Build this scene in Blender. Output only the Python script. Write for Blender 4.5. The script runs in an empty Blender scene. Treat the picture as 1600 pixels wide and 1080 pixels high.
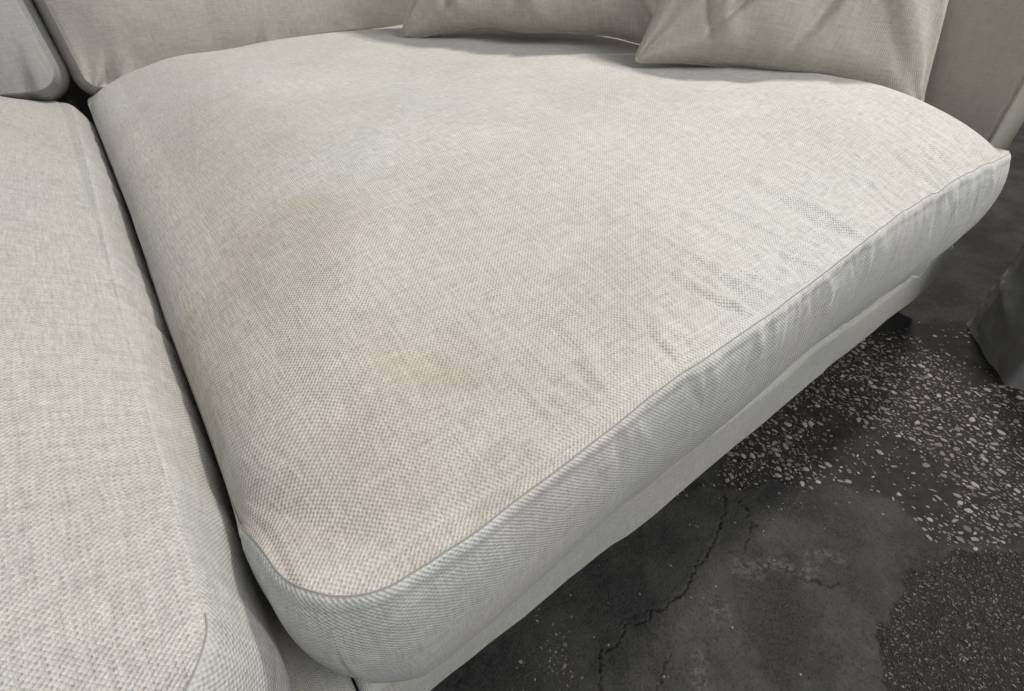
import bpy, math, random
import numpy as np
from mathutils import Matrix, Vector

rng = random.Random(7)
SC = bpy.context.scene
COL = SC.collection

# ------------------------------------------------------------------ camera
cam_d = bpy.data.cameras.new('camera')
cam = bpy.data.objects.new('camera', cam_d)
COL.objects.link(cam)
cam_d.sensor_width = 36.0
cam_d.lens = 36.0 * 804.36 / 1600.0
cam_d.clip_start = 0.01
cam_d.clip_end = 100.0
_R = ((0.79725936, -0.60307409, -0.02606076),
      (-0.40375056, -0.50066621, -0.76571459),
      (0.44873488, 0.62099517, -0.64265232))
_m = Matrix(((_R[0][0], -_R[1][0], -_R[2][0]),
             (_R[0][1], -_R[1][1], -_R[2][1]),
             (_R[0][2], -_R[1][2], -_R[2][2]))).to_4x4()
_m.translation = Vector((0.0212, -0.1444, 0.5854))
cam.matrix_world = _m
SC.camera = cam

# ------------------------------------------------------------------ world, lamps, exposure
w = bpy.data.worlds.new('World')
SC.world = w
w.use_nodes = True
bg = w.node_tree.nodes['Background']
bg.inputs['Color'].default_value = (0.96, 0.985, 1.0, 1)
bg.inputs['Strength'].default_value = 0.25


def area_lamp(name, loc, target, size, size_y, power, color):
    d = bpy.data.lights.new(name, 'AREA')
    d.shape = 'RECTANGLE'
    d.size, d.size_y = size, size_y
    d.energy = power
    d.color = color
    o = bpy.data.objects.new(name, d)
    COL.objects.link(o)
    o.location = loc
    o.rotation_euler = (Vector(target) - Vector(loc)).to_track_quat('-Z', 'Y').to_euler()
    return o


area_lamp('ceiling_lamp_behind', (1.95, 0.36, 3.1), (0.45, 0.4, 0.4), 0.24, 0.24, 70, (1.0, 0.955, 0.89))
area_lamp('front_fill_lamp', (1.1, -1.9, 2.4), (0.6, 0.1, 0.3), 1.2, 1.1, 47, (1.0, 0.985, 0.95))  # soft fill added in front to brighten the cushion faces
area_lamp('cool_fill_lamp', (-1.8, -1.9, 2.2), (0.2, 0.2, 0.3), 1.2, 1.2, 10, (0.68, 0.82, 1.0))  # added cool fill from the front left, source unseen
SC.view_settings.view_transform = 'Standard'
SC.view_settings.look = 'None'
SC.view_settings.exposure = -0.04
SC.view_settings.gamma = 1.0

# ------------------------------------------------------------------ numeric helpers


def _hash(ix, iy, seed):
    h = (ix.astype(np.int64) * 374761393 + iy.astype(np.int64) * 668265263 + seed * 974711) & 0xffffffff
    h = ((h ^ (h >> 13)) * 1274126177) & 0xffffffff
    h = h ^ (h >> 16)
    return (h & 0xffff) / 65535.0


def vnoise(x, y, seed=0):
    """smooth value noise, -1..1"""
    x = np.asarray(x, float)
    y = np.asarray(y, float)
    x, y = np.broadcast_arrays(x, y)
    ix, iy = np.floor(x), np.floor(y)
    fx, fy = x - ix, y - iy
    sx = fx * fx * fx * (fx * (fx * 6 - 15) + 10)
    sy = fy * fy * fy * (fy * (fy * 6 - 15) + 10)
    a = _hash(ix, iy, seed)
    b = _hash(ix + 1, iy, seed)
    c = _hash(ix, iy + 1, seed)
    d = _hash(ix + 1, iy + 1, seed)
    return (a + (b - a) * sx + (c - a) * sy + (a - b - c + d) * sx * sy) * 2 - 1


def fbm(x, y, seed=0, n=4):
    s, a = 0.0, 1.0
    for k in range(n):
        s = s + a * vnoise(x * 2 ** k + 17.3 * k, y * 2 ** k - 9.1 * k, seed + k)
        a *= 0.5
    return s / 1.9


def sstep(a, b, x):
    t = np.clip((x - a) / (b - a), 0, 1)
    return t * t * (3 - 2 * t)


def poly_sd(px, py, poly):
    """signed distance to polygon (negative inside)"""
    d = np.full(px.shape, 1e9)
    inside = np.zeros(px.shape, bool)
    n = len(poly)
    for i in range(n):
        ax, ay = poly[i]
        bx, by = poly[(i + 1) % n]
        ex, ey = bx - ax, by - ay
        t = np.clip(((px - ax) * ex + (py - ay) * ey) / (ex * ex + ey * ey), 0, 1)
        d = np.minimum(d, np.hypot(px - ax - ex * t, py - ay - ey * t))
        cond = ((ay > py) != (by > py)) & (px < (bx - ax) * (py - ay) / ((by - ay) if by != ay else 1e-12) + ax)
        inside ^= cond
    return np.where(inside, -d, d)


def line_d(px, py, pts):
    d = np.full(px.shape, 1e9)
    for i in range(len(pts) - 1):
        ax, ay = pts[i]
        bx, by = pts[i + 1]
        ex, ey = bx - ax, by - ay
        t = np.clip(((px - ax) * ex + (py - ay) * ey) / (ex * ex + ey * ey), 0, 1)
        d = np.minimum(d, np.hypot(px - ax - ex * t, py - ay - ey * t))
    return d


# ------------------------------------------------------------------ object helpers


def thing(name, label, cat, loc, group=None):
    o = bpy.data.objects.new(name, None)
    COL.objects.link(o)
    o.location = loc
    o.empty_display_size = 0.05
    o['label'] = label
    o['category'] = cat
    if group:
        o['group'] = group
    return o


def mesh_obj(name, P, faces, mat, parent=None, uv=None, smooth=True):
    """P in world metres; faces (n,4) or (n,3) array or list"""
    me = bpy.data.meshes.new(name)
    base = np.array(parent_loc(parent)) if parent else np.zeros(3)
    V = np.asarray(P, float) - base
    if isinstance(faces, np.ndarray):
        k = faces.shape[1]
        me.vertices.add(len(V))
        me.vertices.foreach_set('co', V.ravel())
        me.loops.add(faces.size)
        me.loops.foreach_set('vertex_index', faces.ravel().astype(np.int32))
        me.polygons.add(len(faces))
        me.polygons.foreach_set('loop_start', np.arange(0, faces.size, k, dtype=np.int32))
        me.update(calc_edges=True)
    else:
        me.from_pydata(V.tolist(), [], faces)
    if uv is not None:
        li = np.empty(len(me.loops), np.int32)
        me.loops.foreach_get('vertex_index', li)
        ul = me.uv_layers.new(name='UVMap')
        ul.data.foreach_set('uv', np.asarray(uv, float)[li].ravel())
    me.polygons.foreach_set('use_smooth', [smooth] * len(me.polygons))
    me.materials.append(mat)
    me.validate()
    o = bpy.data.objects.new(name, me)
    COL.objects.link(o)
    if parent:
        o.parent = parent
    return o


def parent_loc(p):
    v = Vector((0, 0, 0))
    while p is not None:
        v = v + Vector(p.location)
        p = p.parent
    return tuple(v)


def grid_faces(n, m, wrap=False):
    """n rows x m columns"""
    i = np.arange(n - 1)[:, None]
    j = np.arange(m if wrap else m - 1)[None, :]
    j2 = (j + 1) % m
    a = i * m + j
    b = i * m + j2
    c = (i + 1) * m + j2
    d = (i + 1) * m + j
    return np.stack([a, b, c, d], -1).reshape(-1, 4)


def tube(name, pts, r, mat, parent, closed=False, seg=6):
    P = np.asarray(pts, float)
    n = len(P)
    if closed:
        T = np.roll(P, -1, 0) - np.roll(P, 1, 0)
    else:
        T = np.gradient(P, axis=0)
    T /= np.linalg.norm(T, axis=1)[:, None] + 1e-12
    up = np.tile(np.array([0.013, 0.021, 1.0]), (n, 1))
    bad = np.abs((T * up).sum(1)) > 0.9
    up[bad] = (0.0, 1.0, 0.03)
    s = np.cross(T, up)
    s /= np.linalg.norm(s, axis=1)[:, None]
    u = np.cross(s, T)
    an = np.arange(seg) * 2 * math.pi / seg
    V = P[:, None, :] + r * (np.cos(an)[None, :, None] * s[:, None, :] + np.sin(an)[None, :, None] * u[:, None, :])
    V = V.reshape(-1, 3)
    F = []
    rows = n if closed else n - 1
    i = np.arange(rows)[:, None]
    j = np.arange(seg)[None, :]
    i2 = (i + 1) % n
    j2 = (j + 1) % seg
    F = np.stack([i * seg + j, i2 * seg + j, i2 * seg + j2, i * seg + j2], -1).reshape(-1, 4)
    arc = np.r_[0, np.cumsum(np.linalg.norm(np.diff(P, axis=0), axis=1))]
    uv = np.stack([np.repeat(arc, seg), np.tile(an * r, n)], -1)
    return mesh_obj(name, V, F, mat, parent, uv)


# ------------------------------------------------------------------ materials


class NT:
    def __init__(self, name):
        self.m = bpy.data.materials.new(name)
        self.m.use_nodes = True
        self.t = self.m.node_tree
        self.n = self.t.nodes
        self.n.clear()
        self.out = self.n.new('ShaderNodeOutputMaterial')

    def link(self, a, b):
        self.t.links.new(a, b)

    def val(self, sock, v):
        if hasattr(v, 'is_linked') or isinstance(v, bpy.types.NodeSocket):
            self.link(v, sock)
        elif v is not None:
            if sock.type == 'RGBA' and len(v) == 3:
                v = (*v, 1)
            sock.default_value = v

    def math(self, op, a, b=None, c=None, clamp=False):
        x = self.n.new('ShaderNodeMath')
        x.operation = op
        x.use_clamp = clamp
        self.val(x.inputs[0], a)
        if b is not None:
            self.val(x.inputs[1], b)
        if c is not None:
            self.val(x.inputs[2], c)
        return x.outputs[0]

    def vmath(self, op, a, b=None):
        x = self.n.new('ShaderNodeVectorMath')
        x.operation = op
        self.val(x.inputs[0], a)
        if b is not None:
            self.val(x.inputs[1], b)
        return x.outputs[1] if op in ('LENGTH', 'DISTANCE') else x.outputs[0]

    def noise(self, vec, scale, detail=2.0, rough=0.5, dist=0.0):
        x = self.n.new('ShaderNodeTexNoise')
        self.val(x.inputs['Vector'], vec)
        x.inputs['Scale'].default_value = scale
        x.inputs['Detail'].default_value = detail
        x.inputs['Roughness'].default_value = rough
        x.inputs['Distortion'].default_value = dist
        return x.outputs['Fac'], x.outputs['Color']

    def mix(self, fac, a, b, blend='MIX'):
        x = self.n.new('ShaderNodeMix')
        x.data_type = 'RGBA'
        x.blend_type = blend
        self.val(x.inputs[0], fac)
        self.val(x.inputs[6], a)
        self.val(x.inputs[7], b)
        return x.outputs[2]

    def rng(self, v, a, b, c=0.0, d=1.0, smooth=True):
        x = self.n.new('ShaderNodeMapRange')
        x.interpolation_type = 'SMOOTHSTEP' if smooth else 'LINEAR'
        self.val(x.inputs[0], v)
        for k, q in enumerate((a, b, c, d)):
            x.inputs[k + 1].default_value = q
        return x.outputs[0]

    def attr(self, name):
        x = self.n.new('ShaderNodeAttribute')
        x.attribute_name = name
        return x.outputs['Fac']

    def principled(self, color, rough=0.9, bump=None, strength=1.0, dist=0.001, **kw):
        p = self.n.new('ShaderNodeBsdfPrincipled')
        self.val(p.inputs['Base Color'], color)
        self.val(p.inputs['Roughness'], rough)
        for k, v in kw.items():
            self.val(p.inputs[k.replace('_', ' ')], v)
        if bump is not None:
            b = self.n.new('ShaderNodeBump')
            b.inputs['Strength'].default_value = strength
            b.inputs['Distance'].default_value = dist
            self.link(bump, b.inputs['Height'])
            self.link(b.outputs[0], p.inputs['Normal'])
        self.link(p.outputs[0], self.out.inputs['Surface'])
        return p


def fabric(name, tint, period=0.0031, bump=0.0006, stains=None, contrast=1.0, seed=0.0):
    """plain-woven heathered linen, laid out in metres along the cloth"""
    k = NT(name)
    uvn = k.n.new('ShaderNodeUVMap')
    uvn.uv_map = 'UVMap'
    uv = k.vmath('ADD', uvn.outputs[0], (3.0 + seed, 5.0 + seed * 0.7, 0.0))
    # threads wander a little
    _, nc = k.noise(uv, 55.0, 2.0)
    wob = k.vmath('SCALE', k.vmath('SUBTRACT', nc, (0.5, 0.5, 0.5)))
    wob.node.inputs['Scale'].default_value = 0.0022
    uvd = k.vmath('ADD', uv, wob)
    sep = k.n.new('ShaderNodeSeparateXYZ')
    k.link(uvd, sep.inputs[0])
    f = 2 * math.pi / period
    cu = k.math('COSINE', k.math('MULTIPLY', sep.outputs[0], f))
    cv = k.math('COSINE', k.math('MULTIPLY', sep.outputs[1], f))
    A = k.math('MULTIPLY', cu, cv)                      # staggered bumps of a plain weave
    h = k.math('MULTIPLY_ADD', A, 0.5, 0.5)
    # uneven yarn: slubs along both thread directions
    su, _ = k.noise(k.vmath('MULTIPLY', uvd, (60.0, 620.0, 1.0)), 1.0, 2.0, 0.6)
    sv, _ = k.noise(k.vmath('MULTIPLY', uvd, (620.0, 60.0, 1.0)), 1.0, 2.0, 0.6)
    fine, _ = k.noise(uvd, 900.0, 2.0, 0.6)
    yarn = k.math('MULTIPLY_ADD', k.math('ADD', su, sv), 0.5, -0.5)
    height = k.math('ADD', h, k.math('MULTIPLY', yarn, 2.2))
    height = k.math('ADD', height, k.math('MULTIPLY', fine, 0.35))
    lu, _ = k.noise(k.vmath('MULTIPLY', uvd, (16.0, 260.0, 1.0)), 1.0, 3.0, 0.62)
    lv, _ = k.noise(k.vmath('MULTIPLY', uvd, (260.0, 16.0, 1.0)), 1.0, 3.0, 0.62)
    slub = k.math('MULTIPLY_ADD', k.math('ADD', lu, lv), 0.5, -0.5)
    # colour: weave pits darkened for the shade in them, uneven yarn, soft blotches
    tone = k.math('ADD', k.math('MULTIPLY', A, 0.10 * contrast), k.math('MULTIPLY', yarn, 1.0 * contrast))
    tone = k.math('ADD', tone, k.math('MULTIPLY', slub, 0.55 * contrast))
    mid, _ = k.noise(uvd, 120.0, 3.0, 0.65)
    tone = k.math('ADD', tone, k.math('MULTIPLY', k.math('SUBTRACT', mid, 0.5), 0.22 * contrast))
    big, _ = k.noise(uv, 7.0, 3.0, 0.55)
    tone = k.math('ADD', tone, k.math('MULTIPLY', k.math('SUBTRACT', big, 0.5), 0.22))
    tone = k.math('ADD', tone, 1.0)
    warm, _ = k.noise(uv, 4.3, 2.0, 0.5)
    wf = k.rng(warm, 0.40, 0.62)
    col = k.mix(wf, (tint[0] * 0.985, tint[1] * 1.0, tint[2] * 1.0), (tint[0] * 1.01, tint[1] * 0.988, tint[2] * 0.985))
    if stains:
        base = uvn.outputs[0]
        _, n2 = k.noise(base, 14.0, 6.0, 0.68)
        off = k.vmath('SCALE', k.vmath('SUBTRACT', n2, (0.5, 0.5, 0.5)))
        off.node.inputs['Scale'].default_value = 0.11
        sp = k.vmath('ADD', base, off)
        for (x, y, rx, ry, c, s) in stains:
            q = k.vmath('DIVIDE', k.vmath('SUBTRACT', sp, (x, y, 0.0)), (rx, ry, 1e3))
            d = k.vmath('LENGTH', q)
            fac = k.rng(d, 0.6, 1.1, s, 0.0)
            col = k.mix(fac, col, k.mix(1.0, col, c, 'MULTIPLY'))
    grey = k.n.new('ShaderNodeCombineColor')
    for q in range(3):
        k.link(tone, grey.inputs[q])
    col = k.mix(1.0, col, grey.outputs[0], 'MULTIPLY')
    k.principled(col, 0.92, height, 1.0, bump, Specular_IOR_Level=0.15, Sheen_Weight=0.08, Sheen_Roughness=0.5)
    return k.m


TINT = (0.608, 0.598, 0.566)
YEL, BEI, GRY = (0.945, 0.93, 0.872), (0.935, 0.905, 0.885), (0.90, 0.89, 0.88)
m_seat = fabric('stained_seat_linen', TINT, stains=[
    (0.085, 0.27, 0.08, 0.10, YEL, 0.95), (0.125, 0.115, 0.065, 0.055, YEL, 0.85), (0.03, 0.20, 0.06, 0.08, YEL, 0.5),
    (0.03, 0.55, 0.18, 0.40, BEI, 0.75), (0.14, 0.14, 0.28, 0.20, BEI, 0.8), (0.10, 0.03, 0.12, 0.07, GRY, 0.6),
    (0.05, 0.10, 0.10, 0.12, BEI, 0.6), (0.18, 0.06, 0.07, 0.05, BEI, 0.5), (0.05, 0.45, 0.07, 0.2, BEI, 0.5),
    (0.34, 0.08, 0.12, 0.06, BEI, 0.3),
    (0.12, 0.0, 0.03, 0.02, GRY, 0.9), (0.06, -0.03, 0.03, 0.02, GRY, 0.8), (0.22, 0.5, 0.1, 0.12, BEI, 0.35)])
m_seat2 = fabric('seat_linen', (0.56, 0.55, 0.522), bump=0.0008, contrast=1.15, seed=1.7)
m_border2 = fabric('left_border_linen', (0.535, 0.53, 0.51), bump=0.0005, seed=8.9)
m_border = fabric('border_linen', (0.59, 0.583, 0.556), bump=0.0004, seed=2.3)
m_back = fabric('shaded_back_linen', (0.50, 0.478, 0.44), bump=0.0005, contrast=0.85, period=0.0026, seed=3.1)  # same linen, tint darkened for the shade on the upright face
m_backl = fabric('shaded_left_back_linen', (0.40, 0.40, 0.39), bump=0.0005, contrast=0.8, period=0.0026, seed=7.7)  # left back cushion: shade and cool light put into the tint
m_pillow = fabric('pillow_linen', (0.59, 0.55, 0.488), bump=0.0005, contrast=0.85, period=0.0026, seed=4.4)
m_arm = fabric('shaded_arm_linen', (0.485, 0.458, 0.405), period=0.0022, bump=0.0003, contrast=0.6, seed=6.1)  # tint darkened for the dimmer light on the arm
m_frame = fabric('frame_cotton', (0.54, 0.53, 0.485), period=0.0022, bump=0.0004, contrast=0.8, seed=5.2)
_k = NT('seam_thread')
_k.principled((0.34, 0.33, 0.31), 0.95)
m_thread = _k.m
_k = NT('leg_wood')
_n, _ = _k.noise(None, 30.0, 3.0)
_k.principled(_k.mix(_n, (0.02, 0.013, 0.01), (0.05, 0.03, 0.02)), 0.5)
m_leg = _k.m

# ------------------------------------------------------------------ cushions


def rounded_boundary(t, x0, x1, y0, y1, rad):
    """point of the rounded rectangle for square-boundary points; rad = (FL, FR, BR, BL)"""
    s, u = t
    X = x0 + (s + 1) / 2 * (x1 - x0)
    Y = y0 + (u + 1) / 2 * (y1 - y0)
    for (cx, sx, cy, sy, r) in ((x0, 1, y0, 1, rad[0]), (x1, -1, y0, 1, rad[1]), (x1, -1, y1, -1, rad[2]), (x0, 1, y1, -1, rad[3])):
        ox, oy = cx + sx * r, cy + sy * r
        dx, dy = (X - ox) * sx, (Y - oy) * sy
        mk = (dx < 0) & (dy < 0)
        mag = np.hypot(dx, dy) + 1e-9
        lim = np.maximum(np.abs(dx), np.abs(dy))
        X = np.where(mk, ox + sx * dx / mag * lim, X)
        Y = np.where(mk, oy + sy * dy / mag * lim, Y)
    return X, Y


def axis_samples(n, power=0.7):
    t = np.linspace(-1, 1, n)
    return (1 - power) * t + power * np.sin(t * math.pi / 2)


def box_cushion(root, frame, x0, x1, y0, y1, thick, rad, top_fn, side_fn, mats, n=(240, 240), nv=44,
                seam=True, uvoff=(0, 0), outline=None, top_name='top_panel', roll_fn=None, seam_ymax=None, welt=1.0):
    """frame = (origin, A, B, N): local a,b,n axes in world space.
    top_fn(a,b) -> height above the seam plane; side_fn(a,b,arc,v) -> (outward, along N)"""
    O, A, B, N = [np.asarray(q, float) for q in frame]
    S = axis_samples(n[0])
    U = axis_samples(n[1])
    s, u = np.meshgrid(S, U)                # rows: b, cols: a
    X, Y = rounded_boundary((s, u), x0, x1, y0, y1, rad)
    if outline:
        X, Y = outline(X, Y)
    Z = top_fn(X, Y)
    UX, UY = X, Y
    if roll_fn:
        X, Y, Z = roll_fn(X, Y, Z)
    # the panel is turned down into the seam
    def w3(a, b, c):
        return O + a[..., None] * A + b[..., None] * B + c[..., None] * N
    # perimeter indices, counter-clockwise seen from +N
    r, c = n[1], n[0]
    idx = np.arange(r * c).reshape(r, c)
    per = np.concatenate([idx[0, :-1], idx[:-1, -1], idx[-1, :0:-1], idx[:0:-1, 0]])
    xf, yf, zf = X.ravel(), Y.ravel(), Z.ravel()
    bx, by = xf[per], yf[per]
    # distance from the seam for the turn-down
    tx, ty = np.roll(bx, -1) - np.roll(bx, 1), np.roll(by, -1) - np.roll(by, 1)
    ln = np.hypot(tx, ty) + 1e-12
    nx, ny = ty / ln, -tx / ln
    for _ in range(3):
        nx = (np.roll(nx, 1) + nx + np.roll(nx, -1)) / 3
        ny = (np.roll(ny, 1) + ny + np.roll(ny, -1)) / 3
    ln = np.hypot(nx, ny)
    nx, ny = nx / ln, ny / ln
    arc = np.r_[0, np.cumsum(np.hypot(np.diff(bx), np.diff(by)))]
    per_len = arc[-1] + math.hypot(bx[0] - bx[-1], by[0] - by[-1])
    P = w3(X, Y, Z).reshape(-1, 3)
    uv = np.stack([UX.ravel() + uvoff[0], UY.ravel() + uvoff[1]], -1)
    top = mesh_obj(top_name, P, grid_faces(r, c), mats[0], root, uv)
    # border
    v = np.linspace(0, 1, nv) ** 1.35
    V, AR = np.meshgrid(v, arc, indexing='ij')
    bz = np.broadcast_to(zf[per], V.shape)
    o, dn = side_fn(np.broadcast_to(bx, V.shape), np.broadcast_to(by, V.shape), AR, V)
    roll = welt * 0.0008 * np.sin(np.clip(V * thick / 0.010, 0, 1) * math.pi)          # welted roll just under the seam
    lift = welt * 0.0006 * np.sin(np.clip(V * thick / 0.008, 0, 1) * math.pi)
    bxx = bx + nx * (o + roll)
    byy = by + ny * (o + roll)
    bzz = bz * (1 - V) ** 2 - thick * V + dn + lift
    Pb = w3(bxx, byy, bzz)
    m = len(per)
    # close the loop with a repeated column so the cloth coordinates do not jump
    Pb = np.concatenate([Pb, Pb[:, :1]], 1)
    ARc = np.concatenate([AR, np.full((nv, 1), per_len)], 1)
    Vc = np.concatenate([V, V[:, :1]], 1)
    uvb = np.stack([ARc + uvoff[0] + 0.5, -Vc * thick + uvoff[1] + 2.0], -1).reshape(-1, 2)
    mesh_obj('border_panel', Pb.reshape(-1, 3), grid_faces(nv, m + 1)[:, ::-1], mats[1], root, uvb)
    # underside
    last = Pb[-1, :-1]
    cen = last.mean(0)
    ring = [last]
    for q in (0.9, 0.5):
        ring.append(cen + (last - cen) * q - N * 0.004)
    ring = np.concatenate(ring + [cen[None] - N * 0.004])
    F = []
    for rr in range(2):
        for j in range(m):
            j2 = (j + 1) % m
            F.append((rr * m + j, (rr + 1) * m + j, (rr + 1) * m + j2, rr * m + j2))
    for j in range(m):
        F.append((2 * m + j, 3 * m, 2 * m + (j + 1) % m))
    uvu = np.stack([(ring - O) @ A, (ring - O) @ B], -1)
    mesh_obj('bottom_panel', ring, F, mats[1], root, uvu)
    if seam and seam_ymax is not None:
        sel = np.where((by < seam_ymax) & (bx > x0 + 0.3))[0]
        sp = w3(bx + nx * 0.0003, by + ny * 0.0003, zf[per] + 0.0001)[sel]
        tube('seam', sp, 0.0004, m_thread, root, closed=False, seg=5)
    elif seam:
        sp = w3(bx + nx * 0.0003, by + ny * 0.0003, zf[per] + 0.0001)
        tube('seam', sp, 0.0004, m_thread, root, closed=True, seg=5)
    return top


def edge_profile(e, L, p=2.2):
    return 1 - (1 - np.clip(e / L, 0, 1)) ** p


def turn_down(x, y, x0, x1, y0, y1):
    e = np.minimum(np.minimum(x - x0, x1 - x), np.minimum(y - y0, y1 - y))
    return -0.0016 * (1 - sstep(0.0, 0.006, e))


def ridges(x, seed, f):
    """pinched pleats: narrow crests, broad troughs"""
    n = vnoise(x * f, 0.37 + seed, seed)
    m = vnoise(x * f * 2.3, 4.1 + seed, seed + 5)
    return 0.7 * (1 - np.abs(n) * 2) + 0.3 * m


def front_wrinkles(x, d, seed=3):
    """pleats that cross the front seam, strongest towards the right-hand corner"""
    a = sstep(0.10, 0.45, x) * (1 - 0.75 * sstep(0.80, 0.90, x))
    sk = x + 0.30 * d + 0.012 * vnoise(x * 9, d * 9, 91)
    big = ridges(sk, seed, 30.0) * np.exp(-d / 0.085) * 0.0042
    fine = ridges(sk + 0.2 * d, seed + 9, 75.0) * np.exp(-d / 0.06) * 0.0020
    gate = 0.55 + 0.45 * vnoise(x * 6.0, d * 5, 33)
    return (big + fine) * a * gate


CREASES = []
_q = random.Random(21)
for _i in range(46):
    _x = _q.uniform(0.17, 0.90)
    _st = 0.35 + 0.65 * min(1.0, max(0.0, (_x - 0.15) / 0.3))
    CREASES.append((_x, _q.uniform(-0.45, 0.15), _q.uniform(0.03, 0.12), _q.uniform(0.0028, 0.0065), _q.choice((1, 1, -1)) * _q.uniform(0.0006, 0.0021) * _st,
                    _q.uniform(0.03, 0.11), _q.uniform(-0.5, 0.5), _q.random()))
for _i in range(34):
    CREASES.append((_q.uniform(0.28, 0.90), _q.uniform(-0.55, -0.05), _q.uniform(0.08, 0.20), _q.uniform(0.0024, 0.0034), _q.choice((1, -1)) * _q.uniform(0.0005, 0.0011),
                    _q.uniform(0.05, 0.15), _q.uniform(-0.3, 0.6), _q.random()))
CREASES += [(0.535, -0.35, 0.13, 0.007, -0.0024, 0.05, 0.2, 0.3), (0.565, -0.35, 0.10, 0.006, 0.002, 0.05, 0.2, 0.3),
            (0.71, -0.25, 0.10, 0.006, -0.0022, 0.06, 0.1, 0.3), (0.36, -0.3, 0.08, 0.006, 0.002, 0.05, 0.2, 0.4), (0.375, -0.3, 0.09, 0.006, -0.0018, 0.05, 0.1, 0.4)]


def creases(x, d, side):
    """narrow folds in the cover running across the front seam; d = distance from it along the cloth"""
    z = np.zeros(np.broadcast(x, d).shape)
    for (cx, sl, ln, wd, am, lb, slb, ph) in CREASES:
        L = ln if side == 'top' else lb
        sl_ = sl if side == 'top' else slb
        c = cx + sl_ * d + 0.004 * np.sin(d * 60 + ph * 6.28)
        w_ = wd * (1 + 4.0 * d)
        fall = sstep(1.0, 0.25, d / L) * (0.55 + 0.45 * sstep(0.0, 0.02, d))
        z += am * np.exp(-((x - c) / w_) ** 2) * fall
    return z


# ---- stained main seat cushion
X0, X1, Y0, Y1, ZS = 0.0, 0.915, 0.0, 1.2, 0.34


def fuller(gx, gy, q=3.5):
    gx, gy = np.clip(gx, 0, 1), np.clip(gy, 0, 1)
    return np.clip(1 - ((1 - gx) ** q + (1 - gy) ** q) ** (1 / q), 0, 1)


def main_top(x, y):
    gx = edge_profile(x - X0, 0.26, 2.3) * edge_profile(X1 - x, 0.13, 2.3)
    lf = 0.42 - 0.22 * sstep(0.45, 0.8, x)
    gy = edge_profile(y - Y0, lf, 2.0) * edge_profile(Y1 - y, 0.22, 2.4)
    g = fuller(gx, gy)
    z = 0.072 * g
    soft = np.clip(g * 1.6, 0, 1)
    z += soft * (0.0055 * fbm(x * 5.0, y * 5.0, 11, 3) + 0.0012 * fbm(x * 16, y * 16, 21, 3))
    z += -0.006 * np.exp(-((x - 0.17) ** 2 / 0.012 + (y - 0.12) ** 2 / 0.010))
    for (cx, cy, r_, dp) in ((0.06, 0.08, 0.02, 0.0016), (0.125, 0.09, 0.022, 0.002), (0.21, 0.075, 0.03, 0.0022), (0.09, 0.16, 0.03, 0.0018),
                             (0.30, 0.15, 0.05, 0.003), (0.16, 0.34, 0.07, 0.004), (0.46, 0.34, 0.08, 0.004), (0.30, 0.62, 0.12, 0.005)):
        z -= dp * np.exp(-((x - cx) ** 2 + (y - cy) ** 2) / r_ ** 2)
    z += -0.004 * np.exp(-((x - 0.42) ** 2 / 0.010 + (y - 0.20) ** 2 / 0.006))
    z += front_wrinkles(x, np.maximum(y - Y0, 0)) * sstep(0.004, 0.03, y - Y0)
    z += creases(x, np.maximum(y - Y0, 0), 'top') * sstep(0.0, 0.01, y - Y0) * 1.15
    z += turn_down(x, y, X0, X1, Y0, Y1)
    return z


def main_side(x, y, arc, v):
    front = sstep(0.06, 0.0, y)
    right = sstep(0.80, 0.90, x)
    body = np.sin(np.clip(v, 0, 1) ** 0.75 * math.pi)
    bulge = 0.010 + front * (0.000 + 0.008 * sstep(0.45, 0.86, x))
    left = sstep(0.04, 0.0, x) * (1 - front)
    bulge = bulge * (1 - 0.85 * left * sstep(0.05, 0.14, y)) + 0.005 * sstep(0.03, 0.0, x) * sstep(0.13, 0.03, y)
    o = bulge * body - (0.018 + 0.004 * front + 0.010 * right) * v ** 2.0
    o = o - 0.004 * left * v
    wr = front_wrinkles(x, v * 0.09) * front
    wr2 = ridges(arc + 0.35 * v * 0.19 + 0.01 * vnoise(arc * 10, v * 2, 7), 41, 26) * 0.0036 * sstep(0.1, 0.45, x) * front
    cr = creases(x, v * 0.185, 'border') * front * sstep(0.0, 0.05, v)
    side = 0.0010 * ridges(arc - 0.3 * v * 0.19, 55, 20) * (1 - front)
    env = np.sin(np.clip(v, 0, 1) ** 0.6 * math.pi)
    o = o + 0.55 * wr * (1 - v) * sstep(0.0, 0.12, v) + (0.35 * wr2 + side) * env + 0.95 * cr + 0.0025 * fbm(arc * 6, v * 1.5, 61, 3) * env
    return o, (0.007 * fbm(arc * 7, 0.3, 67, 3) + 0.002 * vnoise(arc * 40, 0.5, 68)) * front * v ** 2


def LSH(y):
    # the left edge leans over towards the neighbouring cushion near the front
    return np.interp(y, [-0.02, 0.0, 0.035, 0.08, 0.19, 0.345, 0.61, 1.1], [0.001, 0.000, -0.003, -0.009, -0.007, -0.006, 0.001, 0.005])


def main_outline(X, Y):
    # front edge sags outward by a few millimetres; left edge slightly bowed
    dy = np.interp(X, [-0.01, 0.0, 0.06, 0.113, 0.224, 0.37, 0.62, 0.77, 0.91], [-0.009, -0.010, -0.014, -0.012, -0.005, -0.002, 0.008, 0.006, 0.001])
    dy = dy + 0.0013 * vnoise(X * 34, 0.6, 87) + 0.0012 * vnoise(X * 11, 0.2, 89)
    Y = Y + dy * (1 - sstep(0.0, 0.25, Y))
    X = X + LSH(Y) * (1 - sstep(0.0, 0.35, X))
    return X, Y


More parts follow.
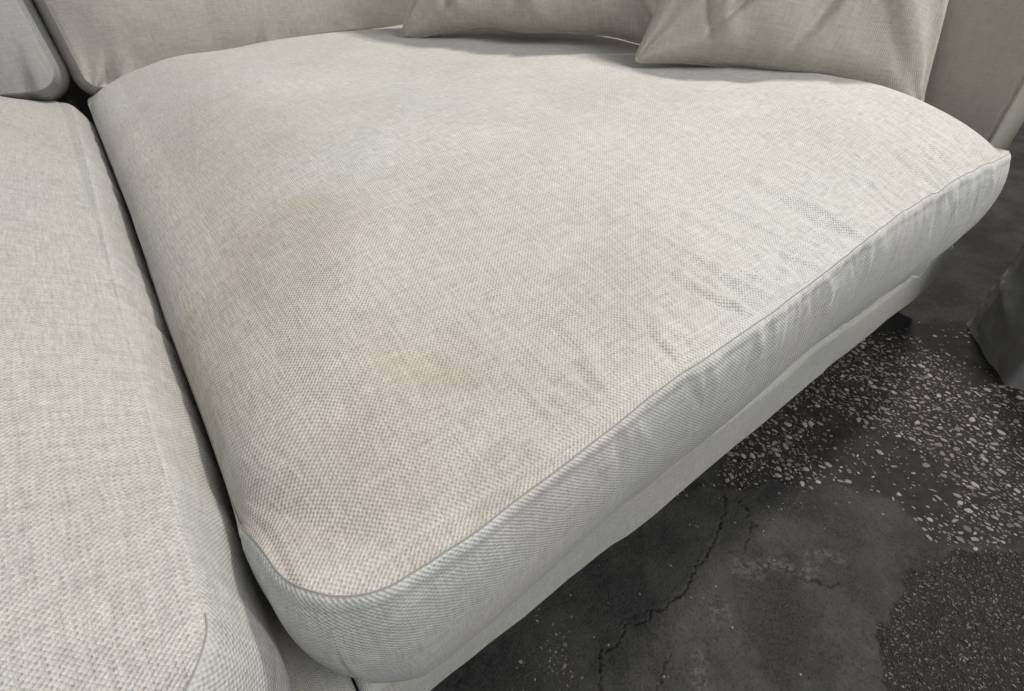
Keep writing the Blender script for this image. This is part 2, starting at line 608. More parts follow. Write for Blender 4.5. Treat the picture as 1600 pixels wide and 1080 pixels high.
def main_roll(X, Y, Z):
    # along the left side the cover is pressed over by the next cushion, so its seam lies lower down
    k = sstep(0.035, 0.12, Y) * sstep(1.17, 1.08, Y)
    k = k * (1 + 0.25 * vnoise(Y * 9, 0.3, 77))
    e = X - LSH(Y)
    t = np.clip(e / 0.06, 0, 1)
    phi = (1 - t) ** 1.5 * math.radians(118)
    r = 0.021
    nx = e + 0.014 * (1 - t) ** 2 - r * np.sin(phi)
    dz = -r * (1 - np.cos(phi))
    inz = t < 1
    X2 = np.where(inz, X + (nx - e) * k, X)
    Z2 = np.where(inz, Z + dz * k, Z)
    return X2, Y, Z2


seat = thing('seat_cushion', 'large pale linen seat cushion with yellowish stains, beside the arm', 'seat cushion',
             (0.457, 0.6, 0.155), 'seat cushions on the sofa')
EX, EY, EZ = (1, 0, 0), (0, 1, 0), (0, 0, 1)
box_cushion(seat, ((0, 0, ZS), EX, EY, EZ), X0, X1, Y0, Y1, 0.185, (0.045, 0.012, 0.05, 0.055), main_top, main_side,
            (m_seat, m_border), n=(520, 380), nv=64, outline=main_outline, roll_fn=main_roll)

# ---- left seat cushion
LX0, LX1, LY0, LY1 = -0.98, -0.036, -0.012, 1.215


def left_top(x, y):
    gx = edge_profile(x - LX0, 0.3, 2.2) * edge_profile(LX1 - x, 0.20, 2.2)
    gy = edge_profile(y - LY0, 0.26, 2.2) * edge_profile(LY1 - y, 0.22, 2.4)
    g = np.clip(gx, 0, 1) * np.clip(gy, 0, 1)
    z = 0.066 * g
    soft = np.clip(g * 1.6, 0, 1)
    z += soft * (0.0085 * fbm(x * 5.5, y * 5.5, 111, 3) + 0.0012 * fbm(x * 18, y * 18, 121, 3))
    z += turn_down(x, y, LX0, LX1, LY0, LY1) * sstep(0.10, 0.03, y)
    return z


def left_side(x, y, arc, v):
    right = sstep(-0.10, -0.05, x)
    body = np.sin(np.clip(v, 0, 1) ** 0.75 * math.pi)
    front = sstep(0.05, 0.0, y)
    o = (0.020 - 0.006 * sstep(0.25, 0.02, y)) * body - (0.016) * v ** 2.2
    env = np.sin(np.clip(v, 0, 1) ** 0.6 * math.pi)
    o = o + (0.0026 * ridges(arc + 0.5 * v * 0.19, 155, 30) + 0.0025 * fbm(arc * 6, v * 1.5, 161, 3)) * env
    return o, 0.0 * v


def left_outline(X, Y):
    t = np.clip((Y - LY0) / (LY1 - LY0), 0, 1)
    X = X + 0.016 * t * (X - LX0) / (LX1 - LX0) * sstep(0.05, 0.6, t)
    return X, Y


seat_l = thing('seat_cushion', 'pale linen seat cushion at the left, closest to the camera, without stains', 'seat cushion',
               (-0.5, 0.6, 0.155), 'seat cushions on the sofa')
box_cushion(seat_l, ((0, 0, ZS), EX, EY, EZ), LX0, LX1, LY0, LY1, 0.185, (0.05, 0.042, 0.09, 0.05), left_top, left_side,
            (m_seat2, m_border2), n=(260, 300), nv=50, outline=left_outline, uvoff=(0.4, 0.3), seam_ymax=0.03, welt=0.2)

# ---- back cushions (boxed, standing on the seat, leaning back)


def lean_frame(origin, ang):
    ca, sa = math.cos(ang), math.sin(ang)
    return (origin, EX, (0, sa, ca), (0, -ca, sa))      # N points to the front


def back_top(w_, h_, crown, seed, ears=()):
    def fn(a, b):
        g = edge_profile(a, 0.20, 2.2) * edge_profile(w_ - a, 0.2, 2.2) * edge_profile(b, 0.16, 2.2) * edge_profile(h_ - b, 0.16, 2.2)
        g = np.clip(g, 0, 1)
        z = crown * g + g * (0.006 * fbm(a * 5, b * 5, seed, 3)) + 0.0016 * fbm(a * 17, b * 17, seed + 3, 3) * np.clip(g * 2, 0, 1)
        # puckers running out of the lower corner
        d = np.hypot(a, b)
        z += 0.004 * np.sin(np.arctan2(b, a + 1e-4) * 9) * np.exp(-d / 0.07) * sstep(0, 0.02, d)
        for cx in ears:
            z -= 0.013 * np.exp(-((a - cx - 0.25 * b) / 0.009) ** 2) * np.exp(-(b / 0.05) ** 2)
            z += 0.006 * np.exp(-((a - cx - 0.02 - 0.25 * b) / 0.014) ** 2) * np.exp(-(b / 0.06) ** 2)
        z += turn_down(a, b, 0, w_, 0, h_)
        return z
    return fn


def back_side(seed, wr=0.0014):
    def fn(x, y, arc, v):
        o = 0.018 * np.sin(v * math.pi)
        env = np.sin(np.clip(v, 0, 1) ** 0.6 * math.pi)
        o = o + (wr * ridges(arc + 0.1 * v, seed, 16) + 0.003 * fbm(arc * 5, v * 1.5, seed + 4, 3)) * env
        return o, 0.0 * v
    return fn


def sag(amount, w_):
    """bottom edge droops into ears at both ends"""
    def fn(X, Y):
        k = np.clip(1 - Y / 0.18, 0, 1) ** 2
        t = np.clip(X / w_, 0, 1)
        Y = Y + k * (amount * np.sin(t * math.pi) ** 0.7)
        return X, Y
    return fn


backc = thing('back_cushion', 'wide beige back cushion behind the stained seat, beside the two throw pillows', 'back cushion',
              (0.45, 1.25, 0.38), 'back cushions of the sofa')
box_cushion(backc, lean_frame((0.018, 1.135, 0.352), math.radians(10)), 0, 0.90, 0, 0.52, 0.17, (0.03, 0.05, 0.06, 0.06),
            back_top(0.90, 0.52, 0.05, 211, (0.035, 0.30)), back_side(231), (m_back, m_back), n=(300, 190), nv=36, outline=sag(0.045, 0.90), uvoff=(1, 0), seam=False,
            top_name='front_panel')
backl = thing('back_cushion', 'light grey boxed back cushion in the upper left corner', 'back cushion',
              (-0.5, 1.25, 0.38), 'back cushions of the sofa')
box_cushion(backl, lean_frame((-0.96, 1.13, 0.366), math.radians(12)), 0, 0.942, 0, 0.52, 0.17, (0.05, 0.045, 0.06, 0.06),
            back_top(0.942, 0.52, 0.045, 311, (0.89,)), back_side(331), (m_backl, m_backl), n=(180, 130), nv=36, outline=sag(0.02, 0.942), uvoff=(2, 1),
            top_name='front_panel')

# ---- throw pillows (knife edge)


def pillow(root, origin, A, lean, w_, h_, th, seed, mat, pinch=0.05):
    A = np.asarray(A, float)
    A /= np.linalg.norm(A)
    hn = np.cross(np.array([0, 0, 1.0]), A)
    hn /= np.linalg.norm(hn)                            # horizontal, to one side of A
    if hn[0] > 0:
        hn = -hn                                        # to the front of the pillow (-x)
    up = np.cross(A, hn)
    if up[2] < 0:
        up = -up
    B = up * math.cos(lean) - hn * math.sin(lean)
    N = hn * math.cos(lean) + up * math.sin(lean)
    O = np.asarray(origin, float)
    n = 180
    S = axis_samples(n, 0.8)
    s, u = np.meshgrid(S, S)
    a0, b0 = rounded_boundary((s, u), -1, 1, -1, 1, (0.07, 0.07, 0.07, 0.07))
    a = a0 * w_ / 2 * (1 - pinch * (1 - u ** 2) * np.abs(s) ** 2)
    b = (b0 + 1) / 2 * h_
    b = b + pinch * h_ * 0.8 * (1 - s ** 2) * (0.40 * np.abs(np.minimum(u, 0)) ** 2 - np.maximum(u, 0) ** 2)
    b = b + 0.006 * vnoise(a * 14, 0.5, seed) * np.abs(np.minimum(u, 0)) ** 2
    prof = np.clip((1 - s ** 2) * (1 - u ** 2), 0, 1) ** 0.46
    ang = np.arctan2(u + 1, s + 1)
    d1 = np.hypot(s + 1, u + 1)
    d2 = np.hypot(1 - s, u + 1)
    rad = 0.10 * np.sin(np.arctan2(u + 1, s + 1 + 1e-6) * 10) * np.exp(-d1 / 0.45) + 0.10 * np.sin(np.arctan2(u + 1, 1 - s + 1e-6) * 9) * np.exp(-d2 / 0.45)
    wob = 0.13 * fbm(a * 8, b * 8, seed + 2, 3) + 1.5 * rad + 0.20 * ridges(a * 0.8 + b * 0.5, seed + 4, 13) * sstep(0.9, -0.6, u)
    for (fa, fb, sl, ln, wd, am) in ((-0.30, -0.55, 0.8, 0.30, 0.035, 0.28), (0.12, -0.62, 0.5, 0.35, 0.05, 0.22), (-0.62, -0.70, -0.5, 0.25, 0.04, 0.25), (0.55, -0.7, -0.9, 0.3, 0.06, 0.08)):
        wob = wob - am * np.exp(-((s - fa - sl * (u - fb)) / wd) ** 2) * np.exp(-((u - fb) / ln) ** 2)
        wob = wob + 0.7 * am * np.exp(-((s - fa - 0.08 - sl * (u - fb)) / (wd * 1.5)) ** 2) * np.exp(-((u - fb) / ln) ** 2)
    F = grid_faces(n, n)
    per_i = np.arange(n * n).reshape(n, n)
    per = np.concatenate([per_i[0, :-1], per_i[:-1, -1], per_i[-1, :0:-1], per_i[:0:-1, 0]])
    edge = None
    wave = 0.004 * vnoise(a * 12, b * 12, seed + 8) * (1 - prof)
    for name, sg, tk in (('front_panel', 1, th), ('rear_panel', -1, th * 0.8)):
        c = sg * tk * prof * (1 + sg * wob) + wave
        P = (O + a[..., None] * A + b[..., None] * B + c[..., None] * N).reshape(-1, 3)
        uv = np.stack([a.ravel() + 0.8 * seed, b.ravel() + sg], -1)
        nrm_ok = np.dot(np.cross(A, B), N) > 0
        mesh_obj(name, P, F if (nrm_ok == (sg > 0)) else F[:, ::-1], mat, root, uv)
        if sg > 0:
            edge = P[per]
    tube('edge_seam', edge, 0.0022, mat, root, closed=True, seg=6)


p1 = thing('throw_pillow', 'beige throw pillow in the corner, partly behind the other pillow', 'pillow', (0.70, 0.73, 0.40), 'throw pillows against the arm')
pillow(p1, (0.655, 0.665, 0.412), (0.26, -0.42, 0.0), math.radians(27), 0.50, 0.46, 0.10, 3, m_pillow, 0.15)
p2 = thing('throw_pillow', 'beige throw pillow in front, its light seamed edge against the arm', 'pillow', (0.79, 0.26, 0.39), 'throw pillows against the arm')
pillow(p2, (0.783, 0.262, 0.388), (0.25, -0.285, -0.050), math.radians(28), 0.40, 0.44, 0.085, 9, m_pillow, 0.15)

# ------------------------------------------------------------------ sofa body


def rbox(name, b0, b1, r, step, mat, parent, disp=None, faces='xXyYzZ'):
    """rounded upholstered box; disp(P, N) -> metres along the outward normal"""
    b0, b1 = np.array(b0, float), np.array(b1, float)
    Vs, Fs, UV, off = [], [], [], 0

    def samp(lo, hi):
        inner = np.linspace(lo + r, hi - r, max(2, int((hi - lo) / step)))
        q = r * (1 - np.cos(np.linspace(0, math.pi / 2, 5)[:-1]))
        q = r * np.linspace(0, 1, 6)[:-1] ** 1.0
        return np.concatenate([lo + q, inner, (hi - q)[::-1]])
    for ch in faces:
        ax = 'xyz'.index(ch.lower())
        hi = ch.isupper()
        o1, o2 = [q for q in range(3) if q != ax]
        g1, g2 = samp(b0[o1], b1[o1]), samp(b0[o2], b1[o2])
        P = np.zeros((len(g1), len(g2), 3))
        P[..., o1], P[..., o2] = np.meshgrid(g1, g2, indexing='ij')
        P[..., ax] = b1[ax] if hi else b0[ax]
        UV.append(np.stack([P[..., o1] * 1.0 + ax * 2, P[..., o2] + ax], -1).reshape(-1, 2))
        core = np.clip(P, b0 + r, b1 - r)
        D = P - core
        ln = np.linalg.norm(D, axis=-1, keepdims=True) + 1e-12
        Nn = D / ln
        Q = core + Nn * r
        if disp is not None:
            Q = Q + Nn * disp(Q, Nn)[..., None]
        Vs.append(Q.reshape(-1, 3))
        f = grid_faces(len(g1), len(g2))
        flip = (ax == 1) ^ (not hi)
        Fs.append((f[:, ::-1] if flip else f) + off)
        off += Q.shape[0] * Q.shape[1]
    return mesh_obj(name, np.concatenate(Vs), np.concatenate(Fs), mat, parent, np.concatenate(UV))


sofa = thing('sofa', 'beige fabric sofa standing on the dark worn floor', 'sofa', (0.0, 0.65, 0.0))


def skirt_disp(P, N):
    return (0.0045 * fbm(P[..., 0] * 6, P[..., 2] * 9, 401, 3) + 0.0012 * ridges(P[..., 0] - 0.5 * P[..., 2], 403, 22)) * np.abs(N[..., 1]) + 0.003 * fbm(P[..., 0] * 5, P[..., 1] * 3, 407, 3) * np.abs(N[..., 2])


rbox('base_panel', (-0.0015, 0.026, 0.06), (1.062, 1.30, 0.146), 0.008, 0.02, m_frame, sofa, skirt_disp)
rbox('base_panel', (-1.10, 0.026, 0.06), (-0.0035, 1.30, 0.146), 0.008, 0.03, m_frame, sofa, skirt_disp)


def arm_disp(P, N):
    return 0.002 * fbm(P[..., 1] * 5, P[..., 2] * 5, 421, 3) * np.abs(N[..., 0])


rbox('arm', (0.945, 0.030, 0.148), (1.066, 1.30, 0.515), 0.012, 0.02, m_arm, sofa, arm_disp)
for xx, yy in ((0.9485, 0.0335), (1.0625, 0.0335)):
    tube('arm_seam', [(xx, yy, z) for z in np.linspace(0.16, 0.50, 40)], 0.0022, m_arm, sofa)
rbox('backrest', (-1.10, 1.315, 0.06), (1.062, 1.46, 0.80), 0.02, 0.05, m_frame, sofa)
for x, y in ((-1.0, 0.12), (-1.0, 1.22), (0.98, 0.14), (0.98, 1.22)):
    n = 12
    P, F = [], []
    for zz, rr in ((0.0, 0.016), (0.058, 0.024)):
        for q in range(n):
            P.append((x + rr * math.cos(q * 2 * math.pi / n), y + rr * math.sin(q * 2 * math.pi / n), zz))
    F = [(q, (q + 1) % n, n + (q + 1) % n, n + q) for q in range(n)] + [tuple(range(n))[::-1], tuple(range(n, 2 * n))]
    mesh_obj('leg', P, F, m_leg, sofa, smooth=False)

# ------------------------------------------------------------------ floor
TERR = [(0.33, 0.10), (0.461, 0.03), (0.70, 0.10), (0.9, 0.08), (1.036, 0.02), (1.12, -0.06), (1.15, -0.35), (0.72, -0.42),
        (0.685, -0.25), (0.646, -0.222), (0.596, -0.185), (0.622, -0.13), (0.593, -0.066), (0.555, -0.05), (0.523, -0.017), (0.473, 0.016)]
ROUGH = [(0.30, -0.30), (0.398, -0.221), (0.44, -0.197), (0.471, -0.187), (0.505, -0.188), (0.539, -0.182), (0.57, -0.194), (0.598, -0.199),
         (0.64, -0.225), (0.681, -0.26), (0.72, -0.6), (0.2, -0.6)]
CR1 = [(0.175, -0.055), (0.189, -0.046), (0.205, -0.030), (0.227, -0.031), (0.243, -0.027), (0.26, -0.032), (0.285, -0.036), (0.319, -0.044),
       (0.340, -0.034), (0.366, -0.034), (0.39, -0.024), (0.415, -0.02), (0.433, -0.012), (0.46, 0.004)]
CR2 = [(0.225, -0.088), (0.243, -0.081), (0.259, -0.071)]
CR3 = [(0.433, -0.112), (0.447, -0.126), (0.452, -0.136), (0.463, -0.14)]
CR4 = [(0.47, -0.012), (0.455, -0.04), (0.425, -0.046), (0.414, -0.055)]
SCUFF = [[(0.395, -0.062), (0.415, -0.078), (0.442, -0.098)], [(0.262, -0.118), (0.280, -0.094)], [(0.44, -0.115), (0.47, -0.11), (0.487, -0.118)],
         [(0.328, -0.078), (0.337, -0.083)]]

fx = np.concatenate([np.linspace(-6, -0.6, 12), np.linspace(-0.5, -0.02, 16), np.linspace(0.0, 1.2, 680), np.linspace(1.21, 2.2, 70), np.linspace(2.4, 8, 14)])
fy = np.concatenate([np.linspace(-4, -0.6, 10), np.linspace(-0.5, -0.33, 16), np.linspace(-0.325, 0.10, 320), np.linspace(0.11, 0.6, 40), np.linspace(0.8, 6, 14)])
FX, FY = np.meshgrid(fx, fy)


def floor_fields(x, y):
    jx = x + 0.012 * fbm(x * 38, y * 38, 501, 4)
    jy = y + 0.012 * fbm(x * 38, y * 38, 551, 4)
    terr = sstep(0.012, -0.012, poly_sd(jx, jy, TERR))
    rough = sstep(0.002, -0.002, poly_sd(jx, jy, ROUGH))
    kx = x + 0.007 * fbm(x * 90, y * 90, 601, 4)
    ky = y + 0.007 * fbm(x * 90, y * 90, 651, 4)
    crack = np.zeros_like(x)
    for pts, wd in ((CR1, 0.0006), (CR2, 0.00045), (CR3, 0.0008), (CR4, 0.00045)):
        crack = np.maximum(crack, sstep(wd * 1.8, wd * 0.4, line_d(kx, ky, pts)))
    scuff = np.zeros_like(x)
    for pts in SCUFF:
        scuff = np.maximum(scuff, sstep(0.016, 0.0, line_d(jx, jy, pts)))
    return terr, rough, crack, scuff


terr, rough, crack, scuff = floor_fields(FX, FY)
patch = (1 - terr) * (1 - rough)
FZ = 0.0016 * patch + 0.0014 * fbm(FX * 14, FY * 14, 701, 4)
FZ += rough * (0.0026 * fbm(FX * 130, FY * 130, 721, 3) + 0.001)
FZ += 0.0007 * fbm(FX * 60, FY * 60, 741, 3) * patch
# one side of the crack stands a little proud
lip = np.zeros_like(FX)
for pts in (CR1, CR3):
    lip = np.maximum(lip, sstep(0.010, 0.001, line_d(FX + 0.004 * fbm(FX * 90, FY * 90, 611, 3), FY + 0.004 * fbm(FX * 90, FY * 90, 612, 3), pts)))
FZ += lip * (0.0007 + 0.0012 * fbm(FX * 160, FY * 160, 613, 3))
FZ += 0.0012 * (sstep(0.0, 1.0, patch) * (1 - sstep(0.0, 1.0, patch))) * 4 * (0.4 + fbm(FX * 120, FY * 120, 614, 3))
FZ -= 0.003 * crack
k = NT('worn_concrete')
tc = k.n.new('ShaderNodeTexCoord')
P_ = tc.outputs['Object']
aT, aR, aC, aS = k.attr('terrazzo'), k.attr('rough'), k.attr('crack'), k.attr('scuff')
n1, _ = k.noise(P_, 9.0, 5.0, 0.6)
n2, _ = k.noise(P_, 60.0, 5.0, 0.65)
n3, _ = k.noise(P_, 420.0, 3.0, 0.6)
n4, _ = k.noise(P_, 190.0, 3.0, 0.6, 0.6)
_, dnc = k.noise(P_, 20.0, 2.0)
dvs = k.vmath('SCALE', k.vmath('SUBTRACT', dnc, (0.5, 0.5, 0.5)))
dvs.node.inputs['Scale'].default_value = 0.012
pc = k.mix(k.rng(n1, 0.35, 0.65), (0.028, 0.0285, 0.030), (0.074, 0.073, 0.069))
pc = k.mix(k.rng(n3, 0.35, 0.72, 0, 0.45), pc, (0.082, 0.082, 0.082))
pc = k.mix(k.rng(n3, 0.5, 0.3, 0, 0.6), pc, (0.016, 0.016, 0.017))
pc = k.mix(k.rng(n2, 0.5, 0.75, 0, 0.55), pc, (0.085, 0.082, 0.076))
st, _ = k.noise(k.vmath('MULTIPLY', k.vmath('ADD', P_, dvs), (420.0, 55.0, 1.0)), 1.0, 3.0, 0.65)
pc = k.mix(k.math('MULTIPLY', k.rng(st, 0.50, 0.72, 0, 0.5), k.rng(n1, 0.40, 0.6)), pc, (0.11, 0.105, 0.098))
tcol = k.mix(k.rng(n2, 0.35, 0.65), (0.022, 0.0205, 0.019), (0.047, 0.044, 0.040))
v2 = k.n.new('ShaderNodeTexVoronoi')
_, dn_ = k.noise(P_, 300.0, 2.0)
dv = k.vmath('SCALE', k.vmath('SUBTRACT', dn_, (0.5, 0.5, 0.5)))
dv.node.inputs['Scale'].default_value = 0.007
k.link(k.vmath('ADD', P_, dv), v2.inputs['Vector'])
v2.inputs['Scale'].default_value = 300.0
w2 = k.n.new('ShaderNodeSeparateColor')
k.link(v2.outputs['Color'], w2.inputs[0])
grain = k.rng(v2.outputs['Distance'], 0.15, 0.62, 1.0, 0.0)
rc = k.mix(k.math('MULTIPLY', grain, k.rng(w2.outputs[0], 0.1, 0.9, 0.25, 1.0)), (0.034, 0.031, 0.028), (0.33, 0.308, 0.28))
n5, _ = k.noise(P_, 26.0, 3.0, 0.6)
rc = k.mix(k.rng(n5, 0.4, 0.75, 0.0, 0.5), rc, (0.030, 0.027, 0.024))
col = k.mix(aT, pc, tcol)
col = k.mix(aR, col, rc)
sc = k.math('MULTIPLY', aS, k.rng(n4, 0.42, 0.62))
col = k.mix(k.math('MULTIPLY', sc, 0.5), col, (0.20, 0.18, 0.155))
# loose grit
vo = k.n.new('ShaderNodeTexVoronoi')
k.link(P_, vo.inputs['Vector'])
vo.inputs['Scale'].default_value = 130.0
wn = k.n.new('ShaderNodeSeparateColor')
k.link(vo.outputs['Color'], wn.inputs[0])
sp = k.math('MULTIPLY', k.rng(vo.outputs['Distance'], 0.10, 0.20, 1, 0), k.rng(wn.outputs[0], 0.965, 0.985))
col = k.mix(k.math('MULTIPLY', sp, 0.8), col, (0.36, 0.34, 0.31))
col = k.mix(k.math('MULTIPLY', aC, 0.7), col, (0.008, 0.008, 0.008))
hh = k.math('ADD', k.math('MULTIPLY', n2, 0.9), k.math('MULTIPLY', n3, 0.35))
hh = k.math('ADD', hh, k.math('MULTIPLY', k.math('MULTIPLY', grain, aR), 1.2))
dk = k.mix(1.0, col, (0.74, 0.73, 0.715), 'MULTIPLY')
k.principled(dk, k.rng(n2, 0.3, 0.7, 0.6, 0.85), hh, 1.0, 0.0022, Specular_IOR_Level=0.2)
m_floor = k.m
floor = mesh_obj('floor', np.stack([FX, FY, FZ], -1).reshape(-1, 3), grid_faces(len(fy), len(fx)), m_floor)
floor['kind'] = 'structure'
for nm, arr in (('terrazzo', terr), ('rough', rough), ('crack', crack), ('scuff', scuff)):
    at = floor.data.attributes.new(nm, 'FLOAT', 'POINT')
    at.data.foreach_set('value', arr.ravel().astype(np.float32))

# ---- stone chips of the worn terrazzo
chip_mats = []
for i, c in enumerate(((0.235, 0.216, 0.192), (0.165, 0.150, 0.135), (0.11, 0.10, 0.09), (0.34, 0.32, 0.29), (0.08, 0.073, 0.066))):
    k = NT('chip_stone')
    tcn = k.n.new('ShaderNodeTexCoord')
    nn, _ = k.noise(tcn.outputs['Object'], 260.0, 3.0, 0.6)
    k.principled(k.mix(k.rng(nn, 0.3, 0.7), tuple(q * 0.65 for q in c), c), 0.6)
    chip_mats.append(k.m)


def chip_geo(R_, seed):
    q = random.Random(seed)
    n = q.randint(5, 7)
    asp = q.uniform(0.34, 0.85)
    pts = []
    for i in range(n):
        a = (i + q.uniform(-0.28, 0.28)) * 2 * math.pi / n
        rr = R_ * q.uniform(0.78, 1.12)
        pts.append((rr * math.cos(a), rr * asp * math.sin(a)))
    h = R_ * 0.30
    V = [(x, y, -0.0016) for x, y in pts] + [(x * 0.9, y * 0.9, h * 0.55) for x, y in pts] + [(x * 0.62, y * 0.62, h * q.uniform(0.75, 1.0)) for x, y in pts]
    F = []
    for b in (0, n):
        F += [(b + i, b + (i + 1) % n, b + n + (i + 1) % n, b + n + i) for i in range(n)]
    F.append(tuple(range(2 * n, 3 * n)))
    return V, F


cand = []
g = np.random.RandomState(5)
N_ = 42000
cx = g.uniform(0.30, 1.35, N_)
cy = g.uniform(-0.48, 0.12, N_)
t_, r_, c_, s_ = floor_fields(cx, cy)
dens = t_ * (0.16 + 0.84 * sstep(-0.30, 0.15, fbm(cx * 9, cy * 9, 801, 3)))
# thinner cover towards the far side, thickest in the band next to the dark patch
dens *= 0.35 + 0.65 * sstep(0.10, -0.02, poly_sd(cx, cy, [(0.40, 0.06), (0.62, 0.02), (0.92, 0.0), (0.95, -0.14), (0.66, -0.24), (0.62, -0.2), (0.58, -0.06), (0.47, 0.02)]))
# small drift of chips at the lower left
d2 = np.hypot((cx - 0.158) / 0.02, (cy + 0.008) / 0.02)
keep = g.uniform(0, 1, N_) < dens * 0.85
cx2 = np.concatenate([cx[keep], g.normal(0.158, 0.016, 60), g.normal(0.15, 0.03, 40), g.uniform(0.15, 0.60, 45), g.uniform(0.45, 0.7, 60)])
cy2 = np.concatenate([cy[keep], g.normal(-0.008, 0.014, 60), g.normal(0.01, 0.02, 40), g.uniform(-0.13, 0.02, 45), g.normal(-0.03, 0.03, 60)])
sz = np.exp(g.normal(math.log(0.0019), 0.50, len(cx2)))
sz = np.clip(sz, 0.0007, 0.0055)
nk = int(keep.sum())
sz[nk:] *= 0.55
ok = []
cell = {}
order = np.argsort(-sz)
for i in order:
    kx_, ky_ = int(cx2[i] // 0.012), int(cy2[i] // 0.012)
    clash = False
    for a in (-1, 0, 1):
        for b in (-1, 0, 1):
            for j in cell.get((kx_ + a, ky_ + b), ()):
                if math.hypot(cx2[i] - cx2[j], cy2[i] - cy2[j]) < 0.80 * (sz[i] + sz[j]):
                    clash = True
    if not clash:
        cell.setdefault((kx_, ky_), []).append(i)
        ok.append(i)
# height of the floor under each chip
def floor_z(x, y):
    i = min(max(np.searchsorted(fx, x) - 1, 0), len(fx) - 2)
    j = min(max(np.searchsorted(fy, y) - 1, 0), len(fy) - 2)
    return float(FZ[j:j + 2, i:i + 2].mean())


camv = np.array([0.0212, -0.1444, 0.5854])
app = {i: sz[i] / np.linalg.norm(np.array([cx2[i], cy2[i], 0]) - camv) for i in ok}
rank = sorted(ok, key=lambda i: -app[i])
big = set(rank[:260])
protos = []
for q in range(20):
    V, F = chip_geo(1.0, 900 + q)
    V = [(x, y, z if z > 0 else -0.35) for x, y, z in V]
    me = bpy.data.meshes.new('stone_chip')
    me.from_pydata(V, [], F)
    me.materials.append(chip_mats[(0, 1, 3, 0, 2, 1, 0)[q % 7]])
    protos.append(me)
SV, SF, SM = [], [], []
for i in ok:
    ang = g.normal(-1.42, 0.75)
    z = floor_z(cx2[i], cy2[i])
    if i in big:
        o = bpy.data.objects.new('stone_chip', protos[g.randint(0, 20)])
        COL.objects.link(o)
        o.parent = floor
        o.location = (cx2[i], cy2[i], z)
        o.rotation_euler = (g.normal(0, 0.06), g.normal(0, 0.06), ang)
        o.scale = (sz[i] * 1.25, sz[i] * 1.25, sz[i] * 1.1)
    else:
        V, F = chip_geo(sz[i] * 1.2, int(i))
        ca, sa = math.cos(ang), math.sin(ang)
        b = len(SV)
        SV += [(cx2[i] + x * ca - y * sa, cy2[i] + x * sa + y * ca, z + zz) for x, y, zz in V]
        SF += [tuple(b + q for q in f) for f in F]
        SM += [int(g.choice(5, p=(0.28, 0.28, 0.2, 0.1, 0.14)))] * len(F)
agg = mesh_obj('aggregate', SV, SF, chip_mats[0], floor, smooth=False)
for m_ in chip_mats[1:]:
    agg.data.materials.append(m_)
agg.data.polygons.foreach_set('material_index', np.array(SM, np.int32))
agg['kind'] = 'stuff'

# ------------------------------------------------------------------ plastic-wrapped bundle at the right
k = NT('grey_plastic_film')
tcn = k.n.new('ShaderNodeTexCoord')
nf, _ = k.noise(tcn.outputs['Object'], 22.0, 4.0, 0.6)
pf = k.n.new('ShaderNodeBsdfPrincipled')
k.val(pf.inputs['Base Color'], k.mix(nf, (0.48, 0.472, 0.46), (0.66, 0.65, 0.635)))
pf.inputs['Roughness'].default_value = 0.14
fb = k.n.new('ShaderNodeBump')
fb.inputs['Strength'].default_value = 0.35
fb.inputs['Distance'].default_value = 0.012
nf2, _ = k.noise(tcn.outputs['Object'], 18.0, 3.0, 0.55, 1.5)
k.link(nf2, fb.inputs['Height'])
k.link(fb.outputs[0], pf.inputs['Normal'])
tr = k.n.new('ShaderNodeBsdfTransparent')
tr.inputs['Color'].default_value = (0.9, 0.9, 0.9, 1)
mx = k.n.new('ShaderNodeMixShader')
mx.inputs[0].default_value = 0.5
k.link(tr.outputs[0], mx.inputs[1])
k.link(pf.outputs[0], mx.inputs[2])
k.link(mx.outputs[0], k.out.inputs['Surface'])
m_film = k.m
k = NT('dark_grey_board')
tcn = k.n.new('ShaderNodeTexCoord')
nf, _ = k.noise(tcn.outputs['Object'], 14.0, 3.0)
k.principled(k.mix(nf, (0.022, 0.023, 0.025), (0.036, 0.037, 0.04)), 0.55)
m_board = k.m

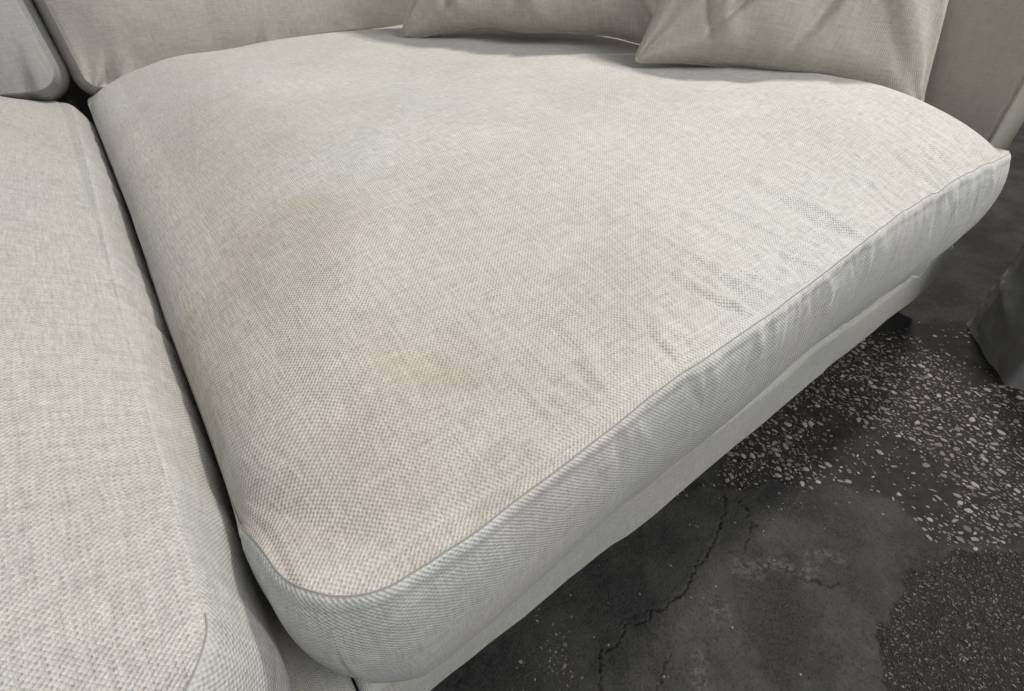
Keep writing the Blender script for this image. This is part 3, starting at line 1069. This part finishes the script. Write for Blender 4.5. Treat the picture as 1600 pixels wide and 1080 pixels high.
bundle = thing('wrapped_bundle', 'dark block wrapped in grey translucent plastic film, on the floor at the right edge', 'bundle', (1.25, -0.15, 0.0))
foot = np.array([(1.100, -0.046), (0.968, -0.140), (0.985, -0.190), (1.10, -0.42), (1.48, -0.34), (1.50, -0.035), (1.22, -0.052)])
cf = foot.mean(0)


def wall_ring(pts, n):
    q = np.concatenate([pts, pts[:1]])
    L = np.r_[0, np.cumsum(np.linalg.norm(np.diff(q, axis=0), axis=1))]
    t = np.linspace(0, L[-1], n, endpoint=False)
    return np.stack([np.interp(t, L, q[:, 0]), np.interp(t, L, q[:, 1])], -1), t


H_ = 0.46
NR, NZ = 260, 90
ring, tt = wall_ring(foot, NR)
zz = np.linspace(0.002, H_, NZ)
Zg, Tg = np.meshgrid(zz, tt, indexing='ij')
out = ring - cf
out /= np.linalg.norm(out, axis=1)[:, None]
# crumpled film: taut facets between sharp fold lines, loose at the hem
n1 = vnoise(Tg * 8 + Zg * 7, Zg * 7 - Tg * 3, 901)
n2 = vnoise(Tg * 15 - Zg * 12, Zg * 14 + Tg * 6, 921)
n3 = vnoise(Tg * 40 + Zg * 22, Zg * 45 - Tg * 18, 931)
fold = 0.010 * (0.5 - np.abs(n1)) + 0.008 * (0.4 - np.abs(n2)) + 0.0016 * n3
fold *= sstep(0.0, 0.05, Zg) * 0.8 + 0.2
hem = 0.007 * np.exp(-Zg / 0.02) * (0.5 + vnoise(Tg * 30, 0.4, 941))
P = np.zeros((NZ, NR, 3))
P[..., :2] = ring[None] + out[None] * (fold + hem - 0.001)[..., None]
P[..., 2] = Zg
mesh_obj('plastic_film', P.reshape(-1, 3), grid_faces(NZ, NR, wrap=True), m_film, bundle)
ring = P[-1, :, :2]
core_f = cf + (foot - cf) * 0.92
n = len(core_f)
V = [(x, y, 0.004) for x, y in core_f] + [(x, y, H_ - 0.02) for x, y in core_f]
F = [(q, (q + 1) % n, n + (q + 1) % n, n + q) for q in range(n)] + [tuple(range(n))[::-1], tuple(range(n, 2 * n))]
mesh_obj('core', V, F, m_board, bundle, smooth=False)
Vt = [(*p, H_) for p in ring] + [(cf[0], cf[1], H_ + 0.01)]
mesh_obj('film_lid', Vt, [(q, (q + 1) % NR, NR) for q in range(NR)], m_film, bundle)
